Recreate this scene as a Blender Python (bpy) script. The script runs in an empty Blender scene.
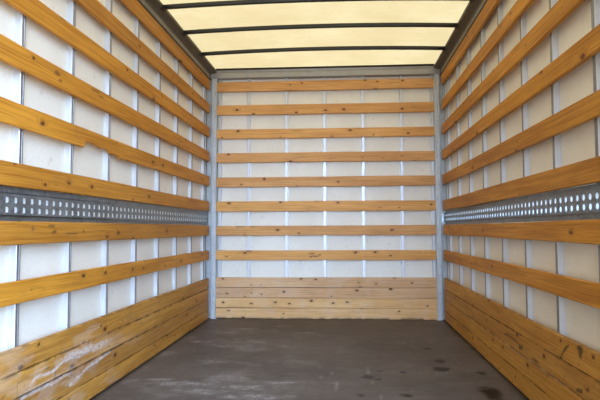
import bpy, bmesh, math, random
from mathutils import Vector, Matrix, noise

random.seed(7)
C = bpy.context.scene.collection
S = bpy.context.scene

# ------------------------------------------------------------------ camera
D = 4.567            # distance from the camera to the front of the box
OPEN = 0.70          # where the side walls end: the open rear of the box
W = 1.10             # half the width between the slat faces
FPX = 482.8
cam_d = bpy.data.cameras.new('camera')
cam = bpy.data.objects.new('camera', cam_d)
C.objects.link(cam)
cam_d.sensor_fit = 'HORIZONTAL'
cam_d.sensor_width = 36.0
cam_d.lens = FPX / 600 * 36.0
cam_d.shift_x = -(317.8 - 300) / 600
cam_d.shift_y = (207.1 - 200) / 600
cam_d.clip_start = 0.02
yaw, pit, rol = 0.05526, 0.04457, 0.00398
cam.matrix_world = (Matrix.Translation((0.1874, 0, 0.8625))
                    @ Matrix.Rotation(yaw, 4, 'Z')
                    @ Matrix.Rotation(math.pi / 2 + pit, 4, 'X')
                    @ Matrix.Rotation(-rol, 4, 'Z'))
S.camera = cam

# ------------------------------------------------------------------ world, sun, exposure
wd = bpy.data.worlds.new('daylight')
S.world = wd
wd.use_nodes = True
nt = wd.node_tree
nt.nodes.clear()
N = nt.nodes.new
out = N('ShaderNodeOutputWorld'); bg = N('ShaderNodeBackground')
tc = N('ShaderNodeTexCoord'); sp = N('ShaderNodeSeparateXYZ')
nt.links.new(tc.outputs['Generated'], sp.inputs[0])
rz = N('ShaderNodeMapRange'); rz.inputs['From Min'].default_value = -0.12; rz.inputs['From Max'].default_value = 0.08
nt.links.new(sp.outputs['Z'], rz.inputs['Value'])
rx = N('ShaderNodeMapRange'); rx.inputs['From Min'].default_value = -0.50; rx.inputs['From Max'].default_value = 0.08
nt.links.new(sp.outputs['X'], rx.inputs['Value'])
def wmix(a, b, fac):
    m = N('ShaderNodeMix'); m.data_type = 'RGBA'
    for s, v in ((6, a), (7, b)):
        if isinstance(v, tuple): m.inputs[s].default_value = v + (1,)
        else: nt.links.new(v, m.inputs[s])
    nt.links.new(fac, m.inputs[0])
    return m.outputs[2]
SKY_L = (0.32, 0.29, 0.22)      # duller, warmer side, dimmed so the right wall stays dark
SKY_R = (2.85, 3.95, 5.9)      # open blue-white sky on the right
GRD_L = (0.16, 0.14, 0.11)
GRD_R = (1.25, 1.25, 1.2)
colr = wmix(wmix(GRD_L, GRD_R, rx.outputs[0]), wmix(SKY_L, SKY_R, rx.outputs[0]), rz.outputs[0])
nt.links.new(colr, bg.inputs['Color'])
bg.inputs['Strength'].default_value = 1.7
nt.links.new(bg.outputs[0], out.inputs['Surface'])

sun_d = bpy.data.lights.new('sun', 'SUN')
sun = bpy.data.objects.new('sun', sun_d)
C.objects.link(sun)
sun_d.energy = 4.8
sun_d.color = (1.0, 0.95, 0.86)
sun_d.angle = math.radians(1.0)
sun.rotation_euler = (math.radians(-22), math.radians(-42), 0)   # high, from the left and a little from the front of the truck
sun.location = (0, 3, 6)

S.view_settings.view_transform = 'Standard'
S.view_settings.look = 'None'
S.view_settings.gamma = 1
S.view_settings.use_curve_mapping = False
S.view_settings.exposure = 0.22
S.cycles.use_denoising = True
S.cycles.max_bounces = 16
S.cycles.diffuse_bounces = 10
S.cycles.transmission_bounces = 8
S.cycles.sample_clamp_indirect = 6

# ------------------------------------------------------------------ helpers
def link(name, me, m=None, parent=None):
    o = bpy.data.objects.new(name, me)
    C.objects.link(o)
    if m is not None:
        me.materials.append(m)
    if parent is not None:
        o.parent = parent
    return o

def obj(name, bm, m, parent=None):
    bmesh.ops.recalc_face_normals(bm, faces=bm.faces)
    me = bpy.data.meshes.new(name)
    bm.to_mesh(me); bm.free()
    return link(name, me, m, parent)

def tag(o, label=None, cat=None, group=None, kind=None):
    if label: o['label'] = label
    if cat: o['category'] = cat
    if group: o['group'] = group
    if kind: o['kind'] = kind
    return o

def box(bm, x0, x1, y0, y1, z0, z1, bevel=0.0):
    r = bmesh.ops.create_cube(bm, size=1)
    vs = r['verts']
    for v in vs:
        v.co = Vector(((x0 + x1) / 2 + v.co.x * (x1 - x0), (y0 + y1) / 2 + v.co.y * (y1 - y0), (z0 + z1) / 2 + v.co.z * (z1 - z0)))
    if bevel:
        es = list({e for v in vs for e in v.link_edges})
        bmesh.ops.bevel(bm, geom=es, offset=bevel, segments=1, affect='EDGES')

def sweep(bm, prof, axis, a, b):
    """closed profile (list of 2-tuples) extruded along 'x', 'y' or 'z' from a to b"""
    def P(u, v, t):
        return {'x': (t, u, v), 'y': (u, t, v), 'z': (u, v, t)}[axis]
    A = [bm.verts.new(P(u, v, a)) for u, v in prof]
    B = [bm.verts.new(P(u, v, b)) for u, v in prof]
    n = len(prof)
    for i in range(n):
        bm.faces.new((A[i], A[(i + 1) % n], B[(i + 1) % n], B[i]))
    bm.faces.new(A); bm.faces.new(B[::-1])

def seg_d(p, a, b):
    ax, ay = a; bx, by = b
    dx, dy = bx - ax, by - ay
    L = dx * dx + dy * dy
    t = 0 if L == 0 else max(0, min(1, ((p[0] - ax) * dx + (p[1] - ay) * dy) / L))
    return math.hypot(p[0] - ax - t * dx, p[1] - ay - t * dy)

def line_d(p, pts):
    return min(seg_d(p, pts[i], pts[i + 1]) for i in range(len(pts) - 1))

def sm(a, b, v):
    t = max(0, min(1, (v - a) / (b - a)))
    return t * t * (3 - 2 * t)

def nz(x, y, s, k=0.0, o=3):
    return 0.5 + 0.5 * noise.fractal(Vector((x * s, y * s, k)), 0.9, 2.1, o)

# ------------------------------------------------------------------ materials
class NB:
    def __init__(s, name):
        s.m = bpy.data.materials.new(name); s.m.use_nodes = True
        s.t = s.m.node_tree; s.b = s.t.nodes['Principled BSDF']
    def n(s, ty, **k):
        nd = s.t.nodes.new(ty)
        for a, v in k.items():
            if a.startswith('i_'): nd.inputs[a[2:].replace('_', ' ')].default_value = v
            else: setattr(nd, a, v)
        return nd
    def l(s, a, b): s.t.links.new(a, b)
    def math(s, op, a, b=None, clamp=False):
        nd = s.n('ShaderNodeMath', operation=op); nd.use_clamp = clamp
        for i, v in enumerate((a, b)):
            if v is None: continue
            if hasattr(v, 'links'): s.l(v, nd.inputs[i])
            else: nd.inputs[i].default_value = v
        return nd.outputs[0]
    def mix(s, fac, a, b, mode='MIX'):
        nd = s.n('ShaderNodeMix', data_type='RGBA', blend_type=mode)
        for i, v in ((0, fac), (6, a), (7, b)):
            if hasattr(v, 'links'): s.l(v, nd.inputs[i])
            elif isinstance(v, tuple): nd.inputs[i].default_value = v + (1,) if len(v) == 3 else v
            else: nd.inputs[i].default_value = v
        return nd.outputs[2]
    def rng(s, v, a, b, c=0.0, d=1.0, smooth=True):
        nd = s.n('ShaderNodeMapRange')
        nd.interpolation_type = 'SMOOTHSTEP' if smooth else 'LINEAR'
        s.l(v, nd.inputs['Value'])
        for k, x in (('From Min', a), ('From Max', b), ('To Min', c), ('To Max', d)): nd.inputs[k].default_value = x
        return nd.outputs[0]
    def noise(s, vec, scale, detail=3, rough=.55, mp=None):
        if mp:
            mm = s.n('ShaderNodeMapping'); mm.inputs['Scale'].default_value = mp; s.l(vec, mm.inputs[0]); vec = mm.outputs[0]
        nd = s.n('ShaderNodeTexNoise'); s.l(vec, nd.inputs['Vector'])
        nd.inputs['Scale'].default_value = scale; nd.inputs['Detail'].default_value = detail; nd.inputs['Roughness'].default_value = rough
        return nd.outputs['Fac']
    def bump(s, h, dist, strength=1.0):
        nd = s.n('ShaderNodeBump'); nd.inputs['Distance'].default_value = dist; nd.inputs['Strength'].default_value = strength
        s.l(h, nd.inputs['Height']); s.l(nd.outputs[0], s.b.inputs['Normal'])

def wood(name, light, dark, knot=(0.10, 0.030, 0.008), rough=0.55, knots=0.45, grime=0.5):
    w = NB(name)
    tc = w.n('ShaderNodeTexCoord'); oi = w.n('ShaderNodeObjectInfo')
    off = w.n('ShaderNodeVectorMath', operation='SCALE'); off.inputs[0].default_value = (37.0, 11.0, 23.0)
    w.l(oi.outputs['Random'], off.inputs['Scale'])
    ad = w.n('ShaderNodeVectorMath', operation='ADD'); w.l(tc.outputs['Object'], ad.inputs[0]); w.l(off.outputs[0], ad.inputs[1])
    P = ad.outputs[0]
    # knots: one voronoi cell map on the board's face
    s0 = w.n('ShaderNodeSeparateXYZ'); w.l(P, s0.inputs[0])
    kp = w.n('ShaderNodeCombineXYZ'); w.l(w.math('MULTIPLY', s0.outputs[0], 5.6), kp.inputs[0]); w.l(w.math('MULTIPLY', s0.outputs[2], 9.0), kp.inputs[1])
    vo = w.n('ShaderNodeTexVoronoi', voronoi_dimensions='2D'); vo.inputs['Scale'].default_value = 1.0; w.l(kp.outputs[0], vo.inputs['Vector'])
    wob = w.noise(P, 60, 2)
    dist = w.math('ADD', vo.outputs['Distance'], w.math('MULTIPLY', w.math('SUBTRACT', wob, .5), .11))
    sc = w.n('ShaderNodeSeparateColor'); w.l(vo.outputs['Color'], sc.inputs[0])
    has = w.math('GREATER_THAN', sc.outputs[0], 1 - knots)
    size = w.rng(sc.outputs[1], 0, 1, .25, 1.25, False)
    dn = w.math('DIVIDE', dist, size)
    core = w.math('MULTIPLY', w.rng(dn, .055, .095, 1, 0), has)
    halo = w.math('MULTIPLY', w.rng(dn, .06, .26, 1, 0), has)
    # grain lines, bent round the knots
    bend = w.math('MULTIPLY', halo, .035)
    sx = w.n('ShaderNodeSeparateXYZ'); w.l(P, sx.inputs[0])
    cx = w.n('ShaderNodeCombineXYZ'); w.l(sx.outputs[0], cx.inputs[0]); w.l(sx.outputs[1], cx.inputs[1])
    low = w.noise(P, 1.0, 2, .5, (1.1, 4, 5))
    w.l(w.math('ADD', w.math('ADD', sx.outputs[2], bend), w.math('MULTIPLY', low, .05)), cx.inputs[2])
    g1 = w.noise(cx.outputs[0], 1.0, 4, .6, (1.8, 25, 95))
    g2 = w.noise(cx.outputs[0], 1.0, 2, .5, (5, 60, 330))
    g3 = w.noise(P, 1.0, 3, .5, (1.6, 6, 9))
    fac = w.math('ADD', w.math('MULTIPLY', w.rng(g1, .36, .66), .55), w.math('MULTIPLY', w.rng(g3, .35, .65), .45))
    col = w.mix(fac, light, dark)
    col = w.mix(w.math('MULTIPLY', w.rng(g2, .50, .68), .45), col, tuple(c * .55 for c in dark))
    tint = w.rng(oi.outputs['Random'], 0, 1, .90, 1.08, False)
    cc = w.n('ShaderNodeCombineColor'); w.l(tint, cc.inputs[0]); w.l(tint, cc.inputs[1]); w.l(w.rng(oi.outputs['Random'], 0, 1, 1.0, .95, False), cc.inputs[2])
    col = w.mix(1.0, col, cc.outputs[0], 'MULTIPLY')
    col = w.mix(w.math('MULTIPLY', halo, .32), col, tuple(c * .62 for c in dark))
    col = w.mix(w.math('MULTIPLY', core, .94), col, knot)
    # small dark dents, nail marks and grubby patches
    dn2 = w.noise(P, 1.0, 3, .6, (34, 30, 75))
    clus = w.rng(w.noise(P, 3.2, 2), .52, .66)
    col = w.mix(w.math('MULTIPLY', w.math('MULTIPLY', w.rng(dn2, .62, .70), clus), grime), col, (.07, .035, .015))
    gp = w.rng(w.noise(P, 1.0, 4, .6, (4, 6, 9)), .55, .80)
    col = w.mix(w.math('MULTIPLY', gp, .42 * grime), col, (.16, .09, .045))
    # wear recorded on the board itself: chalky scuffs (R) and dark stains (G)
    at = w.n('ShaderNodeAttribute', attribute_name='wear')
    sa = w.n('ShaderNodeSeparateColor'); w.l(at.outputs['Color'], sa.inputs[0])
    br = w.rng(w.noise(P, 1.0, 4, .7, (60, 60, 140)), .30, .62)
    col = w.mix(w.math('MULTIPLY', sa.outputs[0], w.math('ADD', w.math('MULTIPLY', br, .6), .35)), col, (.74, .70, .66))
    col = w.mix(sa.outputs[1], col, (.035, .018, .010))
    w.l(col, w.b.inputs['Base Color'])
    w.b.inputs['Roughness'].default_value = rough
    w.b.inputs['Specular IOR Level'].default_value = .35
    w.bump(w.math('SUBTRACT', g1, w.math('MULTIPLY', core, .6)), .0015, .6)
    return w.m

M = {}
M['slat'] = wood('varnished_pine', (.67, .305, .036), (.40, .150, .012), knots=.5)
M['lit_back_slat'] = wood('pine_slat_back_lit', (.84, .46, .155), (.62, .29, .080), knots=.5)  # same pine as the side slats, lightened for the brighter back wall
M['board'] = wood('worn_pine_board', (.62, .315, .066), (.38, .160, .022), grime=.9, knots=.55)
M['pale_board'] = wood('pale_pine_board', (.84, .54, .26), (.68, .37, .145), grime=.65, knots=.62)

def panel_mat():
    w = NB('white_wall_panel')
    tc = w.n('ShaderNodeTexCoord'); P = tc.outputs['Object']
    a = w.noise(P, 3.0, 4); b = w.noise(P, 90, 3, .6); c = w.noise(P, 14, 4, .7)
    col = w.mix(w.rng(a, .3, .7), (.90, .888, .790), (.845, .825, .720))
    col = w.mix(w.math('MULTIPLY', w.rng(b, .5, .75), .22), col, (.58, .55, .50))
    col = w.mix(w.math('MULTIPLY', w.rng(c, .63, .74), .35), col, (.42, .39, .36))
    w.l(col, w.b.inputs['Base Color']); w.b.inputs['Roughness'].default_value = .42
    w.b.inputs['Specular IOR Level'].default_value = .35
    w.bump(b, .0006, .35)
    return w.m
M['panel'] = panel_mat()

def metal_mat(name, c0, c1, metallic, rough, spangle=60.0, bump=.0004, worn=0.0):
    w = NB(name)
    tc = w.n('ShaderNodeTexCoord'); P = tc.outputs['Object']
    vo = w.n('ShaderNodeTexVoronoi'); vo.inputs['Scale'].default_value = spangle; w.l(P, vo.inputs['Vector'])
    sc = w.n('ShaderNodeSeparateColor'); w.l(vo.outputs['Color'], sc.inputs[0])
    n1 = w.noise(P, 9, 4)
    f = w.math('ADD', w.math('MULTIPLY', sc.outputs[0], .5), w.math('MULTIPLY', w.rng(n1, .3, .7), .5))
    col = w.mix(f, c0, c1)
    if worn:
        n2 = w.noise(P, 30, 5, .7)
        col = w.mix(w.math('MULTIPLY', w.rng(n2, .58, .68), worn), col, (.10, .085, .07))
    w.l(col, w.b.inputs['Base Color']); w.b.inputs['Metallic'].default_value = metallic
    w.l(w.rng(n1, .3, .7, rough - .08, rough + .1, False), w.b.inputs['Roughness'])
    w.bump(n1, bump, .4)
    return w.m
M['galv'] = metal_mat('galvanised_steel', (.50, .55, .58), (.64, .68, .70), .35, .42, worn=.25)
M['rail'] = metal_mat('galvanised_rail_steel', (.13, .15, .16), (.31, .34, .355), .65, .40, 90, worn=.45)
M['alu'] = metal_mat('mill_aluminium', (.62, .64, .66), (.72, .73, .74), .45, .36, 20)
M['head'] = metal_mat('grey_header_aluminium', (.33, .325, .315), (.40, .395, .385), .35, .45, 20)
M['corn'] = metal_mat('dull_roof_rail_aluminium', (.12, .105, .075), (.17, .155, .12), .35, .55, 30)
M['shaded_front'] = metal_mat('aluminium_shaded_front', (.23, .23, .235), (.31, .31, .31), .55, .38, 40)  # shade on the side uprights' front faces, painted as darker metal
M['face'] = metal_mat('roof_rail_lit_face', (.27, .255, .21), (.36, .345, .29), .3, .5, 30)  # lighter copy of the rail metal, paints its vertical face as lit
M['bolt'] = metal_mat('zinc_bolt', (.55, .50, .36), (.70, .66, .52), .8, .35, 200)

def simple(name, col, rough, metallic=0.0):
    w = NB(name); tc = w.n('ShaderNodeTexCoord')
    n1 = w.noise(tc.outputs['Object'], 25, 3)
    w.l(w.mix(n1, col, tuple(c * .75 for c in col)), w.b.inputs['Base Color'])
    w.b.inputs['Roughness'].default_value = rough; w.b.inputs['Metallic'].default_value = metallic
    return w.m
M['black'] = simple('black_steel_tube', (.022, .024, .022), .42)
M['seal'] = simple('black_joint_sealant', (.02, .018, .015), .8)

def roof_mat():
    w = NB('translucent_fibreglass')
    tc = w.n('ShaderNodeTexCoord'); P = tc.outputs['Object']
    a = w.noise(P, 2.2, 4, .6); b = w.noise(P, 1, 3, .7, (9, 70, 1)); c = w.noise(P, 16, 5, .75)
    col = w.mix(w.rng(a, .3, .7), (.284, .198, .090), (.250, .168, .070))
    col = w.mix(w.math('MULTIPLY', w.rng(b, .45, .7), .40), col, (.21, .135, .045))
    col = w.mix(w.math('MULTIPLY', w.rng(c, .50, .72), .35), col, (.195, .142, .048))
    tr = w.n('ShaderNodeBsdfTranslucent'); df = w.n('ShaderNodeBsdfDiffuse'); mx = w.n('ShaderNodeMixShader')
    w.l(col, tr.inputs['Color']); w.l(w.mix(.5, col, (.8, .74, .58)), df.inputs['Color'])
    mx.inputs[0].default_value = .30
    w.l(tr.outputs[0], mx.inputs[1]); w.l(df.outputs[0], mx.inputs[2])
    w.l(mx.outputs[0], w.t.nodes['Material Output'].inputs['Surface'])
    return w.m
M['roof'] = roof_mat()

def strip_mat():
    w = NB('added_translucent_strip')  # added behind the rails to brighten their holes
    tr = w.n('ShaderNodeBsdfTranslucent'); df = w.n('ShaderNodeBsdfDiffuse'); mx = w.n('ShaderNodeMixShader')
    tc = w.n('ShaderNodeTexCoord')
    col = w.mix(w.noise(tc.outputs['Object'], 30, 2), (.86, .90, .93), (.92, .94, .95))
    w.l(col, tr.inputs['Color']); w.l(col, df.inputs['Color'])
    mx.inputs[0].default_value = .55
    w.l(tr.outputs[0], mx.inputs[1]); w.l(df.outputs[0], mx.inputs[2])
    w.l(mx.outputs[0], w.t.nodes['Material Output'].inputs['Surface'])
    return w.m
M['strip'] = strip_mat()

def floor_mat():
    w = NB('worn_phenolic_plywood_floor')
    tc = w.n('ShaderNodeTexCoord'); P = tc.outputs['Object']
    a = w.noise(P, 1.6, 5, .6); b = w.noise(P, 9, 5, .7); c = w.noise(P, 160, 3, .6); d = w.noise(P, 1, 4, .65, (3, 26, 1))
    col = w.mix(w.rng(a, .3, .7), (.135, .110, .090), (.088, .070, .056))
    col = w.mix(w.math('MULTIPLY', w.rng(b, .48, .72), .40), col, (.22, .19, .16))
    col = w.mix(w.math('MULTIPLY', w.rng(d, .52, .72), .35), col, (.20, .17, .145))
    col = w.mix(w.math('MULTIPLY', w.rng(c, .5, .8), .45), col, (.05, .038, .03))
    at = w.n('ShaderNodeAttribute', attribute_name='wear')
    sa = w.n('ShaderNodeSeparateColor'); w.l(at.outputs['Color'], sa.inputs[0])
    br = w.rng(w.noise(P, 45, 4, .75), .32, .66)
    col = w.mix(w.math('MULTIPLY', sa.outputs[0], w.math('ADD', w.math('MULTIPLY', br, .75), .15)), col, (.42, .39, .37))
    col = w.mix(sa.outputs[1], col, (.018, .012, .008))
    w.l(col, w.b.inputs['Base Color'])
    w.l(w.math('SUBTRACT', w.rng(b, .3, .7, .36, .56, False), w.math('MULTIPLY', sa.outputs[1], .12)), w.b.inputs['Roughness'])
    w.b.inputs['Specular IOR Level'].default_value = .07
    w.bump(w.math('ADD', c, b), .0008, .35)
    return w.m
M['floor'] = floor_mat()

# ------------------------------------------------------------------ the shell
PX = 1.152           # wall panel face
YE = 4.532           # where the side slats end, just short of the corner posts
FZ = .014            # the deck rises slightly towards the back wall
def deck(y): return FZ * max(0.0, min(1.0, (y - 2.2) / 2.35))
RAIL = {-1: (0.8980, 1.0320), 1: (0.8930, 1.0250)}
HR = 2.412           # underside of the roof skin

# floor, a fine grid so that its scuffs and stains have their own shapes
white = [(-.685, 4.125, .16, .035), (-.784, 3.964, .15, .03), (-.898, 3.647, .10, .05), (-.495, 3.663, .10, .07), (-.707, 3.531, .14, .04),
         (-.752, 2.686, .20, .05), (-.347, 2.636, .16, .05), (-.143, 3.988, .10, .02), (-.354, 4.22, .10, .02), (-.179, 2.728, .10, .03),
         (-.278, 2.498, .22, .06), (-.584, 2.561, .18, .05), (-.874, 2.752, .10, .03), (-.42, 2.62, .40, .14), (-.62, 3.60, .38, .22), (-.70, 4.02, .30, .14)]
dark = [(.772, 3.502, .030, .035), (.79, 3.194, .038, .05), (.773, 3.017, .062, .055), (.317, 2.84, .040, .045), (.372, 2.805, .028, .018),
        (.524, 2.945, .022, .030), (.394, 2.96, .020, .020), (.502, 2.547, .030, .030), (.266, 2.537, .026, .024), (.993, 2.945, .03, .04),
        (.945, 2.60, .055, .11), (.419, 3.30, .012, .02), (-.42, 3.30, .014, .014)]
scratches = [[(.313, 3.174), (.325, 2.897), (.347, 2.682), (.375, 2.484)], [(.10, 2.95), (.14, 2.72), (.13, 2.52)], [(-.05, 2.76), (.25, 2.70)], [(.02, 3.1), (.05, 2.8)],
             [(-.7, 3.2), (-.35, 3.05)], [(.55, 3.9), (.72, 3.45)]]
def floor_wear(x, y):
    r = 0.0
    for cx, cy, rx_, ry in white:
        u, v = (x - cx) / rx_, (y - cy) / ry
        if abs(u) < 1.6 and abs(v) < 1.6:
            d = math.hypot(u, v) + (nz(x, y, 16, 3) - .5) * .9
            k = .30 if rx_ > .28 else .85
            r = max(r, k * (1 - sm(.25, 1.15, d)) * (.35 + .65 * sm(.38, .68, nz(x * .5, y * 1.6, 26, 9))))
    if y < 4.2:
        r = max(r, .42 * sm(.58, .80, nz(x * .6, y, 5, 21, 4)) * sm(.6, -.6, x) * sm(4.3, 3.6, y))
    for s in scratches:
        d = line_d((x, y), s)
        if d < .01: r = max(r, .55 * (1 - sm(.001, .007, d)) * sm(.35, .6, nz(x, y, 20, 5)))
    g = 0.0
    for cx, cy, rx_, ry in dark:
        u, v = (x - cx) / rx_, (y - cy) / ry
        if abs(u) < 1.8 and abs(v) < 1.8:
            d = math.hypot(u, v) + (nz(x, y, 24, 7) - .5) * .8
            g = max(g, .95 * (1 - sm(.55, 1.15, d)))
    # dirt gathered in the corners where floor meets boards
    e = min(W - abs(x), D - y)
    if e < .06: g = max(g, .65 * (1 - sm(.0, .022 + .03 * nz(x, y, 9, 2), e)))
    return min(1, r) * (1 - g), g

def build_floor():
    xs = [-PX + i * (2 * PX) / 150 for i in range(151)]
    ys = []
    y = OPEN
    while y < D + .05:
        ys.append(y); y += .05 if y < 2.1 else .012
    ys.append(D + .05)
    verts, cols, faces = [], [], []
    for yy in ys:
        for xx in xs:
            verts.append((xx, yy, deck(yy))); cols.append(floor_wear(xx, yy))
    nx = len(xs)
    for j in range(len(ys) - 1):
        for i in range(nx - 1):
            a = j * nx + i
            faces.append((a, a + 1, a + nx + 1, a + nx))
    # the deck's thickness: skirt and underside
    b = len(verts)
    ring = [(-PX, OPEN), (PX, OPEN), (PX, D + .05), (-PX, D + .05)]
    for x_, y_ in ring: verts.append((x_, y_, -.03)); cols.append((0, 0))
    low = [b, b + 1, b + 2, b + 3]
    n = len(ys) - 1
    c = [0, nx - 1, n * nx + nx - 1, n * nx]
    faces.append((low[3], low[2], low[1], low[0]))
    faces.append([low[0], low[1]] + [nx - 1 - i for i in range(nx)])
    faces.append([low[1], low[2]] + [(n - j) * nx + nx - 1 for j in range(n + 1)])
    faces.append([low[2], low[3]] + [n * nx + i for i in range(nx)])
    faces.append([low[3], low[0]] + [j * nx for j in range(n + 1)])
    me = bpy.data.meshes.new('floor'); me.from_pydata(verts, [], faces)
    at = me.attributes.new('wear', 'FLOAT_COLOR', 'POINT')
    for i, (r, g) in enumerate(cols): at.data[i].color = (r, g, 0, 1)
    return tag(link('floor', me, M['floor']), kind='structure')
build_floor()

for side, sg in (('left', -1), ('right', 1)):
    bm = bmesh.new()
    xa, xb = sorted((sg * PX, sg * (PX + .022)))
    box(bm, xa, xb, OPEN, D + .072, 0, .925)
    box(bm, xa, xb, OPEN, D + .072, 1.000, HR)  # slot left behind the rail so outside light reaches the added strip
    box(bm, xa, xb, YE - .03, D + .072, .925, 1.000)
    box(bm, xa, xb, OPEN, OPEN + .03, .925, 1.000)
    tag(obj('wall_' + side, bm, M['panel']), kind='structure')
bm = bmesh.new()
box(bm, -PX, PX, D + .050, D + .072, 0, HR)
tag(obj('wall_back', bm, M['panel']), kind='structure')

bm = bmesh.new()
nseg = 12
Ax = [-PX + i * 2 * PX / nseg for i in range(nseg + 1)]
arch = lambda x: .022 * (1 - (x / PX) ** 2)
V = [[bm.verts.new((x, y, HR + arch(x))) for x in Ax] for y in (OPEN, D + .07)]
for i in range(nseg): bm.faces.new((V[0][i], V[0][i + 1], V[1][i + 1], V[1][i]))
tag(obj('ceiling', bm, M['roof']), kind='structure')

# ------------------------------------------------------------------ pine slats and boards
def plank(name, L, h, t, m, zb=None, wear=None, nzv=1, step=.25, parent=None, seed=0):
    """board lying along local x from 0 to L, front face at local y=0, back at +t, bottom at z=0"""
    st = []
    x = 0.0
    while x < L - 1e-6: st.append(x); x += step
    st.append(L)
    if zb: st = sorted(set(st + [q for q in zb[1]]))
    ch = .0025
    verts, cols, faces = [], [], []
    rr = random.Random(seed)
    ph = [rr.uniform(0, 6.3) for _ in range(4)]
    per = None
    for x in st:
        wob = .0012 * math.sin(x * 2.1 + ph[0]) + .0008 * math.sin(x * 5.3 + ph[1])
        b0 = (zb[0](x) if zb else 0) + wob
        t0 = h + .0012 * math.sin(x * 1.7 + ph[2]) + .0008 * math.sin(x * 4.1 + ph[3])
        ring = [(ch, b0)]
        ring += [(0, b0 + ch + (t0 - b0 - 2 * ch) * k / nzv) for k in range(nzv + 1)]
        ring += [(ch, t0), (t - ch, t0), (t, t0 - ch), (t, b0 + ch), (t - ch, b0)]
        per = len(ring)
        for y, z in ring:
            verts.append((x, y, z)); cols.append(wear(x, z) if wear and y <= ch else (0, 0))
    for i in range(len(st) - 1):
        for k in range(per):
            a = i * per + k; b = i * per + (k + 1) % per
            faces.append((a, b, b + per, a + per))
    faces.append(list(range(per))[::-1])
    faces.append([(len(st) - 1) * per + k for k in range(per)])
    me = bpy.data.meshes.new(name); me.from_pydata(verts, [], faces)
    if wear:
        at = me.attributes.new('wear', 'FLOAT_COLOR', 'POINT')
        for i, (r, g) in enumerate(cols): at.data[i].color = (r, g, 0, 1)
    bm = bmesh.new(); bm.from_mesh(me); bmesh.ops.recalc_face_normals(bm, faces=bm.faces); bm.to_mesh(me); bm.free()
    return link(name, me, m, parent)

def hang(o, side, y0, y1, z):
    """left: local x runs with world +y; right: with world -y; front: with world +x"""
    if side == 'left': o.location = (-W, y0, z); o.rotation_euler.z = math.pi / 2
    elif side == 'right': o.location = (W, y1, z); o.rotation_euler.z = -math.pi / 2
    else: o.location = (y0, D, z)

T = .022
GL = {'left': 'pine slats along the left wall', 'right': 'pine slats along the right wall', 'front': 'pine slats across the back wall'}
left_z = [(2.200, 2.296), (1.973, 2.066), (1.741, 1.836), (1.506, 1.601), (1.272, 1.366), (1.033, 1.126), (.803, .897), (.572, .661)]
right_z = [(2.205, 2.300), (1.970, 2.058), (1.738, 1.830), (1.503, 1.592), (1.268, 1.358), (1.026, 1.120), (.802, .892), (.570, .660)]
front_z = [(2.191, 2.283), (1.963, 2.056), (1.732, 1.821), (1.500, 1.591), (1.265, 1.357), (1.030, 1.125), (.800, .892), (.567, .658)]
left_l = ['orange pine slat on the left wall, topmost, running just under the dark roof edge rail',
          'orange pine slat on the left wall, second from the top, all its edges whole',
          'orange pine slat on the left wall, third from the top',
          'orange pine slat on the left wall with dark dents, just above the splintered slat',
          'broken pine slat on the left wall with a splintered notch in its lower edge',
          'orange pine slat on the left wall resting just above the perforated steel rail',
          'scuffed pine slat with dark marks on the left wall, just below the perforated steel rail',
          'lowest single pine slat on the left wall, above the stacked boards with white scuffs']
right_l = ['orange pine slat on the right wall, topmost, running just under the dark roof edge rail',
           'orange pine slat on the right wall, second from the top',
           'orange pine slat on the right wall, third from the top',
           'orange pine slat on the right wall, fourth from the top',
           'orange pine slat on the right wall, fifth from the top, second above the steel rail',
           'orange pine slat on the right wall resting just above the perforated steel rail',
           'orange pine slat on the right wall, just below the perforated steel rail',
           'lowest single pine slat on the right wall, above the stacked dark-stained boards']
front_l = ['knotty pine slat across the back wall, topmost, just under the grey header beam',
           'pine slat across the back wall, second from the top',
           'pine slat across the back wall, third from the top',
           'pine slat across the back wall, fourth from the top',
           'pine slat across the back wall, fourth from the bottom of the single slats',
           'pine slat across the back wall, third from the bottom of the single slats',
           'pine slat with a dark scrape near its left end, second lowest, back wall',
           'lowest single pine slat across the back wall, with a dark knot cluster near its middle']

LL = YE - OPEN
def notch(x):                       # x measured from OPEN along the wall
    y = x + OPEN
    pts = [(2.309, 0), (2.316, -.002), (2.328, .030), (2.372, .034), (2.420, .029), (2.500, .026), (2.520, .030), (2.575, .022), (2.584, .013),
           (2.640, .012), (2.672, .015), (2.695, .013), (2.705, .002), (2.740, -.001), (2.76, .007), (2.80, .004), (2.84, 0)]
    if y <= pts[0][0] or y >= pts[-1][0]: return 0.0
    for (a, u), (b, v) in zip(pts, pts[1:]):
        if a <= y <= b: return u + (v - u) * (y - a) / (b - a) + .0016 * math.sin(y * 190)
notch_st = [p - OPEN for p in (2.309, 2.316, 2.328, 2.345, 2.372, 2.39, 2.420, 2.45, 2.475, 2.500, 2.51, 2.520, 2.55, 2.575, 2.584, 2.61, 2.640, 2.655, 2.672, 2.685, 2.695, 2.705, 2.715, 2.74, 2.760, 2.80, 2.84)]

def slat_marks(marks):
    def f(x, z):
        g = 0.0
        for x0, z0, rx_, rz_ in marks:
            d = math.hypot((x - x0) / rx_, (z - z0) / rz_) + (nz(x, z, 60, 4) - .5) * .9
            g = max(g, .7 * (1 - sm(.5, 1.1, d)))
        return 0.0, g
    return f

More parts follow.
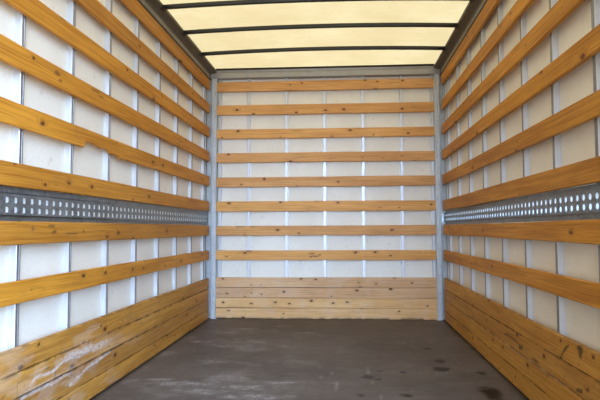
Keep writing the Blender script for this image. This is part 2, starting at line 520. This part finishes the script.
for i, ((a, b), lab) in enumerate(zip(left_z, left_l)):
    wear, nv, stp = None, 1, .25
    if i == 3:   # dents on the 4th slat
        wear = slat_marks([(2.075 - OPEN, .060, .030, .010), (2.10 - OPEN, .035, .022, .007), (2.42 - OPEN, .075, .05, .007), (2.47 - OPEN, .06, .03, .006)]); nv, stp = 12, .008
    if i == 6:   # dark marks on the slat under the rail
        wear = slat_marks([(1.93 - OPEN, .062, .012, .010), (2.08 - OPEN, .048, .020, .010), (2.06 - OPEN, .075, .03, .006), (2.32 - OPEN, .05, .010, .006), (2.22 - OPEN, .04, .06, .004)]); nv, stp = 12, .008
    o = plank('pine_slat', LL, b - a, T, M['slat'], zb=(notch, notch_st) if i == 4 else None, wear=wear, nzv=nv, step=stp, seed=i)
    hang(o, 'left', OPEN, YE, a)
    tag(o, lab, 'slat', GL['left'])
for i, ((a, b), lab) in enumerate(zip(right_z, right_l)):
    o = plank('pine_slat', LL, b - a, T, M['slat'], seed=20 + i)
    hang(o, 'right', OPEN, YE, a)
    tag(o, lab, 'slat', GL['right'])
FX0, FX1 = -1.052, 1.056
for i, ((a, b), lab) in enumerate(zip(front_z, front_l)):
    wear, nv, stp = None, 1, .25
    if i == 6: wear = slat_marks([(.245, .085, .07, .006), (.36, .084, .05, .004)]); nv, stp = 12, .008
    if i == 7: wear = slat_marks([(.33, .083, .035, .008), (.93, .060, .04, .008), (.96, .035, .05, .008), (.92, .030, .02, .01), (1.0, .05, .02, .008)]); nv, stp = 12, .008
    o = plank('pine_slat', FX1 - FX0, b - a, T, M['lit_back_slat'], wear=wear, nzv=nv, step=stp, seed=40 + i)
    hang(o, 'front', FX0, FX1, a)
    tag(o, lab, 'slat', GL['front'])

# stacked boards at the foot of each wall
SEAM = 1.858
zsL = [.004, .100, .200, .300, .399]
zsR = [.004, .105, .205, .305, .405]
zsF = [.012, .1155, .2105, .307, .403]
chalkA = [[(1.939, .231), (1.972, .250), (2.083, .238), (2.193, .265), (2.316, .247)], [(1.881, .195), (1.974, .196), (2.106, .187), (2.223, .197)],
          [(2.225, .136), (2.364, .170), (2.61, .197)], [(2.19, .272), (2.38, .262), (2.6, .250), (2.76, .233)]]
wid = [.007, .007, .008, .018]
def chalk(x, z0):
    def f(u, v):
        y, z = u + x, v + z0
        r = 0.0
        for k, pts in enumerate(chalkA):
            q = (y, (z + .010 * (nz(y, 0, 14, 5 + k) - .5)))
            d = line_d(q, pts)
            if d < .12:
                r = max(r, .95 * (1 - (sm(2.45, 2.78, y) if k == 3 else 0)) * (1 - sm(wid[k] * .4, wid[k] * 1.7, d)) * (.55 + .45 * sm(.3, .6, nz(y * .4, z, 60, 8))))
                r = max(r, .38 * (1 - sm(2.45, 2.85, y)) * (1 - sm(.0, .075, d)) * sm(.45, .62, nz(y * .35, z, 22, 6)))
        g0 = .6 * (1 - sm(.001, .007, min(v, .097 - v))) * sm(.35, .6, nz(y, z, 14, 17))
        r = max(r, .22 * sm(.52, .72, nz(y * .4, z * 1.3, 9, 11, 4)) * sm(3.6, 2.2, y))
        g = max(g0, .55 * (1 - sm(.0, .03, z)) * sm(.35, .6, nz(y, z, 12, 1)))
        g = max(g, .55 * sm(.80, .92, nz(y * .6, z, 55, 31, 4)))
        return r, g
    return f
names4 = ['lowest', 'second lowest', 'third from the floor', 'top']
llab = {0: 'worn pine board, lowest of the four stacked along the foot of the left wall',
        1: 'worn pine board on the left wall with the shorter white smear, second from the floor',
        2: 'worn pine board with broad chalky white streaks, third from floor, left wall',
        3: 'knotty pine board, top of the four stacked along the foot of the left wall'}
for k in range(4):
    a, b = zsL[k] + .0015, zsL[k + 1] - .0015
    o = plank('kick_board', YE - SEAM - .002, b - a, T + .003, M['board'], zb=(lambda x: deck(x + SEAM), []) if k == 0 else None, wear=chalk(SEAM + .002, a), nzv=14, step=.0075, seed=60 + k)
    hang(o, 'left', SEAM + .002, YE, a); tag(o, llab[k], 'board', 'boards at the foot of the left wall')
    o = plank('kick_board', SEAM - .002 - OPEN, b - a, T + .003, M['board'], wear=chalk(OPEN, a), nzv=10, step=.02, seed=70 + k)
    hang(o, 'left', OPEN, SEAM - .002, a)
    tag(o, 'short pine board before the butt joint on the left wall, ' + ['lowest', 'second lowest', 'third from floor', 'topmost'][k], 'board', 'short boards before the joint on the left wall')

def rstain(z0):
    marks = [([(1.960, .400), (1.957, .365)], .013), ([(1.975, .392), (1.945, .392)], .012), ([(2.118, .325), (2.10, .345), (2.069, .371), (2.055, .378)], .006),
             ([(2.85, .257), (2.75, .262)], .006), ([(2.62, .236), (2.58, .244)], .012), ([(2.75, .262), (2.62, .250)], .004), ([(2.44, .224), (2.38, .222)], .007),
             ([(1.99, .22), (1.95, .23)], .008)]
    def f(u, v):
        y, z = YE - u, v + z0
        g = 0.0
        for pts, w_ in marks:
            d = line_d((y, z), pts) + (nz(y, z, 70, 4) - .5) * .012
            if d < .04: g = max(g, .82 * (1 - sm(w_ * .5, w_ * 1.3, d)))
        g = max(g, .5 * sm(.80, .92, nz(y * .5, z, 50, 51, 4)), .5 * (1 - sm(.001, .006, min(v, .097 - v))) * sm(.35, .6, nz(y, z, 14, 17)))
        g = max(g, .5 * (1 - sm(.0, .03, z)) * sm(.35, .6, nz(y, z, 12, 1)))
        r = .25 * (1 - sm(.002, .006, abs(z - .202))) * sm(.4, .6, nz(y, z, 8, 2))
        return r, g
    return f
rlab = ['pine board, lowest of the four stacked along the foot of the right wall',
        'pine board, second from the floor, at the foot of the right wall',
        'pine board with small black scars, third from floor, right wall',
        'pine board with a dark burnt-looking stain near its front end, top of right wall stack']
for k in range(4):
    a, b = zsR[k] + .0015, zsR[k + 1] - .0015
    o = plank('kick_board', LL, b - a, T + .003, M['board'], zb=(lambda x: deck(YE - x), []) if k == 0 else None, wear=rstain(a), nzv=14, step=.009, seed=80 + k)
    hang(o, 'right', OPEN, YE, a); tag(o, rlab[k], 'board', 'boards at the foot of the right wall')

def fstain(z0):
    def f(u, v):
        x, z = FX0 + u, v + z0
        g = .75 * (1 - sm(.012, .030 + .02 * nz(x, 0, 7, 1), z)) * sm(.3, .55, nz(x, z, 10, 1))
        d = math.hypot((x + .70) / .014, (z - .252) / .010)
        g = max(g, .55 * (1 - sm(.5, 1.2, d)))
        return .12 * sm(.5, .7, nz(x, z, 6, 3)), g
    return f
flab = ['pale pine board with a dirty lower edge on the floor, lowest across the back wall',
        'pale knotty pine board, second from the floor, across the back wall',
        'pale pine board with a small grey spot, third from floor, back wall',
        'pale pine board, top of the four stacked across the foot of the back wall']
for k in range(4):
    a, b = zsF[k] + (.0015 if k else .003), zsF[k + 1] - .0015
    o = plank('kick_board', FX1 - FX0, b - a, T + .003, M['pale_board'], wear=fstain(a), nzv=12, step=.01, seed=90 + k)
    hang(o, 'front', FX0, FX1, a); tag(o, flab[k], 'board', 'boards at the foot of the back wall')

# ------------------------------------------------------------------ aluminium uprights on the wall panels
ordn = ['first', 'second', 'third', 'fourth', 'fifth', 'sixth', 'seventh', 'eighth', 'ninth', 'tenth', 'eleventh', 'twelfth']
def upright(name, w_, d_, z0, z1, gap=False):
    """hat section, centred on local x, standing off the wall towards local -y"""
    bm = bmesh.new()
    h = w_ / 2; f = h + .004
    prof = [(-f, 0), (-f, -.002), (-h - .001, -.002), (-h, -d_ + .002), (-h + .002, -d_), (-.005, -d_), (-.004, -d_ + .0015), (.004, -d_ + .0015), (.005, -d_),
            (h - .002, -d_), (h, -d_ + .002), (h + .001, -.002), (f, -.002), (f, 0)]
    for a, b in ([(z0, .924), (1.001, z1)] if gap else [(z0, z1)]):   # gap lets outside light reach the added strip
        sweep(bm, prof, 'z', a, b)
    o = obj(name, bm, M['alu'])
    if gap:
        o.data.materials.append(M['shaded_front'])  # darker colour stands in for shade on the front face
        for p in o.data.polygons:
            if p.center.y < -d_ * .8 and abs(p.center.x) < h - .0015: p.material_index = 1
    return o
def rail_split(y):  # side uprights are gapped behind the rail to pass light
    return y
left_y = [1.884 + .3669 * i for i in range(8)]
left_y.append(4.508)
right_y = [1.840 + .3669 * i for i in range(8)] + [4.500]
for side, sg, ys in (('left', -1, left_y[::-1]), ('right', 1, right_y[::-1])):
    proto = None
    for n_, y in enumerate(ys + [ys[-1] - .3669, ys[-1] - 2 * .3669]):
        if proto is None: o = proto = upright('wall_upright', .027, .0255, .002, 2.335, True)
        else: o = proto.copy(); C.objects.link(o)
        o.location = (sg * (PX - .0005), y, 0)
        o.rotation_euler.z = math.pi / 2 if sg < 0 else -math.pi / 2
        if n_ == 0: lab = 'slim aluminium upright on the %s wall, tight beside the corner post' % side
        else: lab = 'slim aluminium upright on the %s wall, %s one out from the corner post' % (side, ordn[n_])
        tag(o, lab, 'upright', 'aluminium uprights on the %s wall' % side)
proto = None
bxs = [-1.013] + [-.7336 + .3669 * i for i in range(5)] + [1.023]
blab = ['aluminium upright on the back wall, half hidden beside the left corner post',
        'aluminium upright on the back wall, first free-standing one from the left post',
        'aluminium upright on the back wall, second from left of the five clear of the posts',
        'aluminium upright running down the middle of the back wall',
        'aluminium upright on the back wall, just right of the middle one',
        'aluminium upright on the back wall, last clear one before the right post',
        'aluminium upright on the back wall, half hidden beside the right corner post']
for x, lab in zip(bxs, blab):
    if proto is None: o = proto = upright('wall_upright', .026, .0245, .002, 2.330)
    else: o = proto.copy(); C.objects.link(o)
    o.location = (x, D + .0495, 0)
    tag(o, lab, 'upright', 'aluminium uprights on the back wall')

# ------------------------------------------------------------------ perforated lashing rails
def lash_rail(side, sg):
    root = bpy.data.objects.new('lashing_rail', None); C.objects.link(root)
    root.location = (sg * 1.1265, YE, RAIL[sg][0]); root.rotation_euler.z = math.pi / 2 if sg < 0 else -math.pi / 2
    if sg < 0: root.location.y = OPEN
    # local: x along the wall, -y into the room, z up; x from 0 to LL
    H = RAIL[sg][1] - RAIL[sg][0]
    z1, z2 = .917 - RAIL[sg][0], 1.006 - RAIL[sg][0]
    ca, cb = .9405 - RAIL[sg][0], .9785 - RAIL[sg][0]
    bm = bmesh.new()
    t = .002
    def shell(pts):
        for (ya, za), (yb, zb_) in zip(pts, pts[1:]):
            vs = [bm.verts.new(p) for p in ((0, ya, za), (LL, ya, za), (LL, yb, zb_), (0, yb, zb_))]
            bm.faces.new(vs)
    low = [(0, -.004), (-.004, 0), (-.004, z1), ]
    # solid flanges
    box(bm, 0, LL, -.005, 0, 0, z1 + .004)
    box(bm, 0, LL, -.005, 0, z2 - .004, H)
    # returns of the hat
    box(bm, 0, LL, -.019, -.004, z1, z1 + .003)
    box(bm, 0, LL, -.019, -.004, z2 - .003, z2)
    # small rolled lips on the flanges
    box(bm, 0, LL, -.008, -.004, 0, .003); box(bm, 0, LL, -.008, -.004, H - .003, H)
    obj('flange_plate', bm, M['rail'], root)
    # perforated face
    pitch = .050
    n = int(LL / pitch)
    bm = bmesh.new()
    yf, yb = -.019, -.0165
    rows = [(z1, (ca + cb) / 2, ca), ((ca + cb) / 2, z2, cb)]
    x_off = .008 if sg < 0 else -.006
    box(bm, *((0, x_off) if sg < 0 else (LL - .01, LL)), yf, yb, z1, z2)
    for k in range(n + 1):
        xa = k * pitch + x_off; xb = min(LL, xa + pitch)
        if xb - xa < .02: break
        cx = (xa + xb) / 2
        full = xb - xa > pitch * .9
        for za, zb_, cz in rows:
            if not full:
                box(bm, xa, xb, yf, yb, za, zb_); continue
            # hole outline
            m = 16
            hole = []
            for q in range(m):
                an = math.pi / 4 + q * 2 * math.pi / m
                if sg > 0:
                    u, v = math.cos(an) * .0130, math.sin(an) * .0125
                else:
                    p = 4.5
                    c_, s_ = math.cos(an), math.sin(an)
                    k_ = (abs(c_) ** p + abs(s_) ** p) ** (-1 / p)
                    u, v = c_ * k_ * .0120, s_ * k_ * .0115
                hole.append((cx + u, cz + v))
            outer = []
            for q in range(m):
                side_, r_ = divmod(q, m // 4)
                f = r_ / (m // 4)
                cor = [(xb, zb_), (xa, zb_), (xa, za), (xb, za)]
                p0, p1 = cor[side_], cor[(side_ + 1) % 4]
                outer.append((p0[0] + (p1[0] - p0[0]) * f, p0[1] + (p1[1] - p0[1]) * f))
            for yy in (yf, yb):
                O = [bm.verts.new((x, yy, z)) for x, z in outer]
                I = [bm.verts.new((x, yy, z)) for x, z in hole]
                for q in range(m):
                    bm.faces.new((O[q], O[(q + 1) % m], I[(q + 1) % m], I[q]))
                if yy == yf: I0 = I
            for q in range(m):
                bm.faces.new((I0[q], I0[(q + 1) % m], I[(q + 1) % m], I[q]))
            if sg < 0:      # added tab, makes the near side of each squarish hole dark
                box(bm, cx - .0125, cx - .0035, -.0166, -.0155, cz - .012, cz + .012)
    bmesh.ops.remove_doubles(bm, verts=bm.verts, dist=.00005)
    obj('perforated_face', bm, M['rail'], root)
    bm = bmesh.new()
    box(bm, 0, LL, *((-.0145, -.0130) if sg < 0 else (-.0100, -.0085)), z1 + .004, z2 - .004)  # added strip, passes outside light so the holes look bright
    obj('added_light_strip', bm, M['strip'], root)['label'] = 'added white strip passing daylight through the holes'
    return root
tag(lash_rail('left', -1), 'galvanised perforated lashing rail on the left wall, with squarish holes in two rows', 'rail', 'perforated lashing rails')
tag(lash_rail('right', 1), 'galvanised perforated lashing rail on the right wall, with round holes in two rows', 'rail', 'perforated lashing rails')

# ------------------------------------------------------------------ corner posts with bolts
bolt_z = [.06, .165, .26, .355] + [(a + b) / 2 for a, b in front_z]
def post(sg):
    root = bpy.data.objects.new('corner_post', None); C.objects.link(root)
    root.location = (0, 0, 0)
    bm = bmesh.new()
    X = lambda v: sg * v
    yf = D - .016
    prof = [(X(1.146), D + .045), (X(1.146), D + .030), (X(1.092), D + .030), (X(1.090), yf + .006), (X(1.084), yf), (X(1.070), yf), (X(1.067), yf + .004),
            (X(1.053), yf + .004), (X(1.050), yf), (X(1.042), yf), (X(1.038), yf + .006), (X(1.037), D + .045)]
    sweep(bm, prof, 'z', FZ, 2.316)
    obj('post_profile', bm, M['galv'], root)
    for z in bolt_z:
        bm = bmesh.new()
        r = bmesh.ops.create_cone(bm, cap_ends=True, segments=6, radius1=.0062, radius2=.0055, depth=.005,
                                  matrix=Matrix.Translation((X(1.060), yf - .0005, z)) @ Matrix.Rotation(math.pi / 2, 4, 'X'))
        r = bmesh.ops.create_cone(bm, cap_ends=True, segments=16, radius1=.0095, radius2=.0095, depth=.0016,
                                  matrix=Matrix.Translation((X(1.060), yf + .0022, z)) @ Matrix.Rotation(math.pi / 2, 4, 'X'))
        obj('bolt', bm, M['bolt'], root)
    # foot bracket
    bm = bmesh.new()
    box(bm, min(X(1.075), X(1.030)), max(X(1.075), X(1.030)), yf - .012, yf + .004, FZ - .001, FZ + .005, .001)
    obj('foot_plate', bm, M['galv'], root)
    return root
tag(post(-1), 'tall galvanised steel corner post with bolts where the left and back walls meet', 'post', 'bolted corner posts')
tag(post(1), 'tall galvanised steel corner post with bolts where the right and back walls meet', 'post', 'bolted corner posts')

# ------------------------------------------------------------------ roof edge rails, header beam, roof bows
for side, sg in (('left', -1), ('right', 1)):
    X = lambda v: sg * v
    root = bpy.data.objects.new('roof_edge_rail', None); C.objects.link(root); root.location = (sg * 1.1, OPEN, 2.30)
    def put(o): o.parent = root; o.matrix_parent_inverse = Matrix.Translation(-root.location)
    bm = bmesh.new()
    prof = [(X(1.150), 2.310), (X(1.112), 2.310), (X(1.108), 2.314), (X(1.104), 2.352), (X(1.092), 2.364), (X(1.050), 2.372), (X(1.040), 2.376),
            (X(1.038), 2.392), (X(1.050), 2.408), (X(1.150), 2.410)]
    sweep(bm, prof, 'y', OPEN, D + .048)
    o = obj('rail_profile', bm, M['corn']); put(o)
    bm = bmesh.new()
    xa, xb = sorted((X(1.0985), X(1.1075)))
    box(bm, xa, xb, OPEN, YE, 2.314, 2.348, .001)  # added strip, its lighter colour stands in for light on this face
    o = obj('lit_face_strip', bm, M['face']); put(o)
    bm = bmesh.new()
    xa, xb = sorted((X(1.1225), X(1.146)))
    box(bm, xa, xb, OPEN, YE, 2.297, 2.309)
    o = obj('joint_strip', bm, M['seal']); put(o)
    for y in (left_y if sg < 0 else right_y)[:8]:
        bm = bmesh.new()
        bmesh.ops.create_uvsphere(bm, u_segments=10, v_segments=6, radius=.0055,
                                  matrix=Matrix.Translation((X(1.098), y, 2.320)) @ Matrix.Diagonal((.6, 1.0, 1.0, 1)))
        o = obj('rivet', bm, M['bolt']); put(o)
    tag(root, 'dark aluminium roof edge rail along the top of the %s wall' % side, 'rail', 'roof edge rails')

root = bpy.data.objects.new('header_beam', None); C.objects.link(root); root.location = (0, D, 2.30)
def put(o): o.parent = root; o.matrix_parent_inverse = Matrix.Translation(-root.location)
bm = bmesh.new()
yf = D - .012
prof = [(D + .048, 2.3180), (yf + .004, 2.3180), (yf, 2.322), (yf, 2.372), (yf - .004, 2.376), (yf - .010, 2.392), (yf - .010, 2.404), (yf - .004, 2.408), (D + .048, 2.408)]
sweep(bm, prof, 'x', -1.100, 1.100)
put(obj('beam_profile', bm, M['head']))
bm = bmesh.new()
box(bm, -1.040, 1.040, D - .034, D - .0225, 2.394, 2.409, .001)
put(obj('black_lip', bm, M['seal']))
tag(root, 'grey aluminium header beam along the top of the back wall under the roof', 'beam')

def bow(y, lab):
    root = bpy.data.objects.new('roof_bow', None); C.objects.link(root); root.location = (0, y, 2.37)
    bm = bmesh.new()
    n = 24; m = 12; hw = 1.036
    rings = []
    for i in range(n + 1):
        x = -hw + 2 * hw * i / n
        z = .002 + .022 * (1 - (x / hw) ** 2)
        ring = []
        for q in range(m):
            an = 2 * math.pi * q / m
            p = 3.2
            c_, s_ = math.cos(an), math.sin(an)
            k_ = (abs(c_) ** p + abs(s_) ** p) ** (-1 / p)
            ring.append(bm.verts.new((x, c_ * k_ * .0135, z + s_ * k_ * .0155)))
        rings.append(ring)
    for A, B in zip(rings, rings[1:]):
        for q in range(m): bm.faces.new((A[q], A[(q + 1) % m], B[(q + 1) % m], B[q]))
    bm.faces.new(rings[0]); bm.faces.new(rings[-1])
    for f in bm.faces: f.smooth = True
    obj('bow_tube', bm, M['black'], root)
    for sg in (-1, 1):
        bm = bmesh.new()
        xa, xb = sorted((sg * 1.020, sg * 1.050))
        box(bm, xa, xb, -.022, .022, -.017, -.0095, .001)
        obj('end_bracket', bm, M['black'], root)
    tag(root, lab, 'bar', 'black roof bows')
bow(3.16, 'black roof bow under the translucent roof, nearest the viewer, at the top edge of view')
bow(3.585, 'black roof bow under the translucent roof, middle one of the three')
bow(4.045, 'black roof bow under the translucent roof, nearest the back wall')
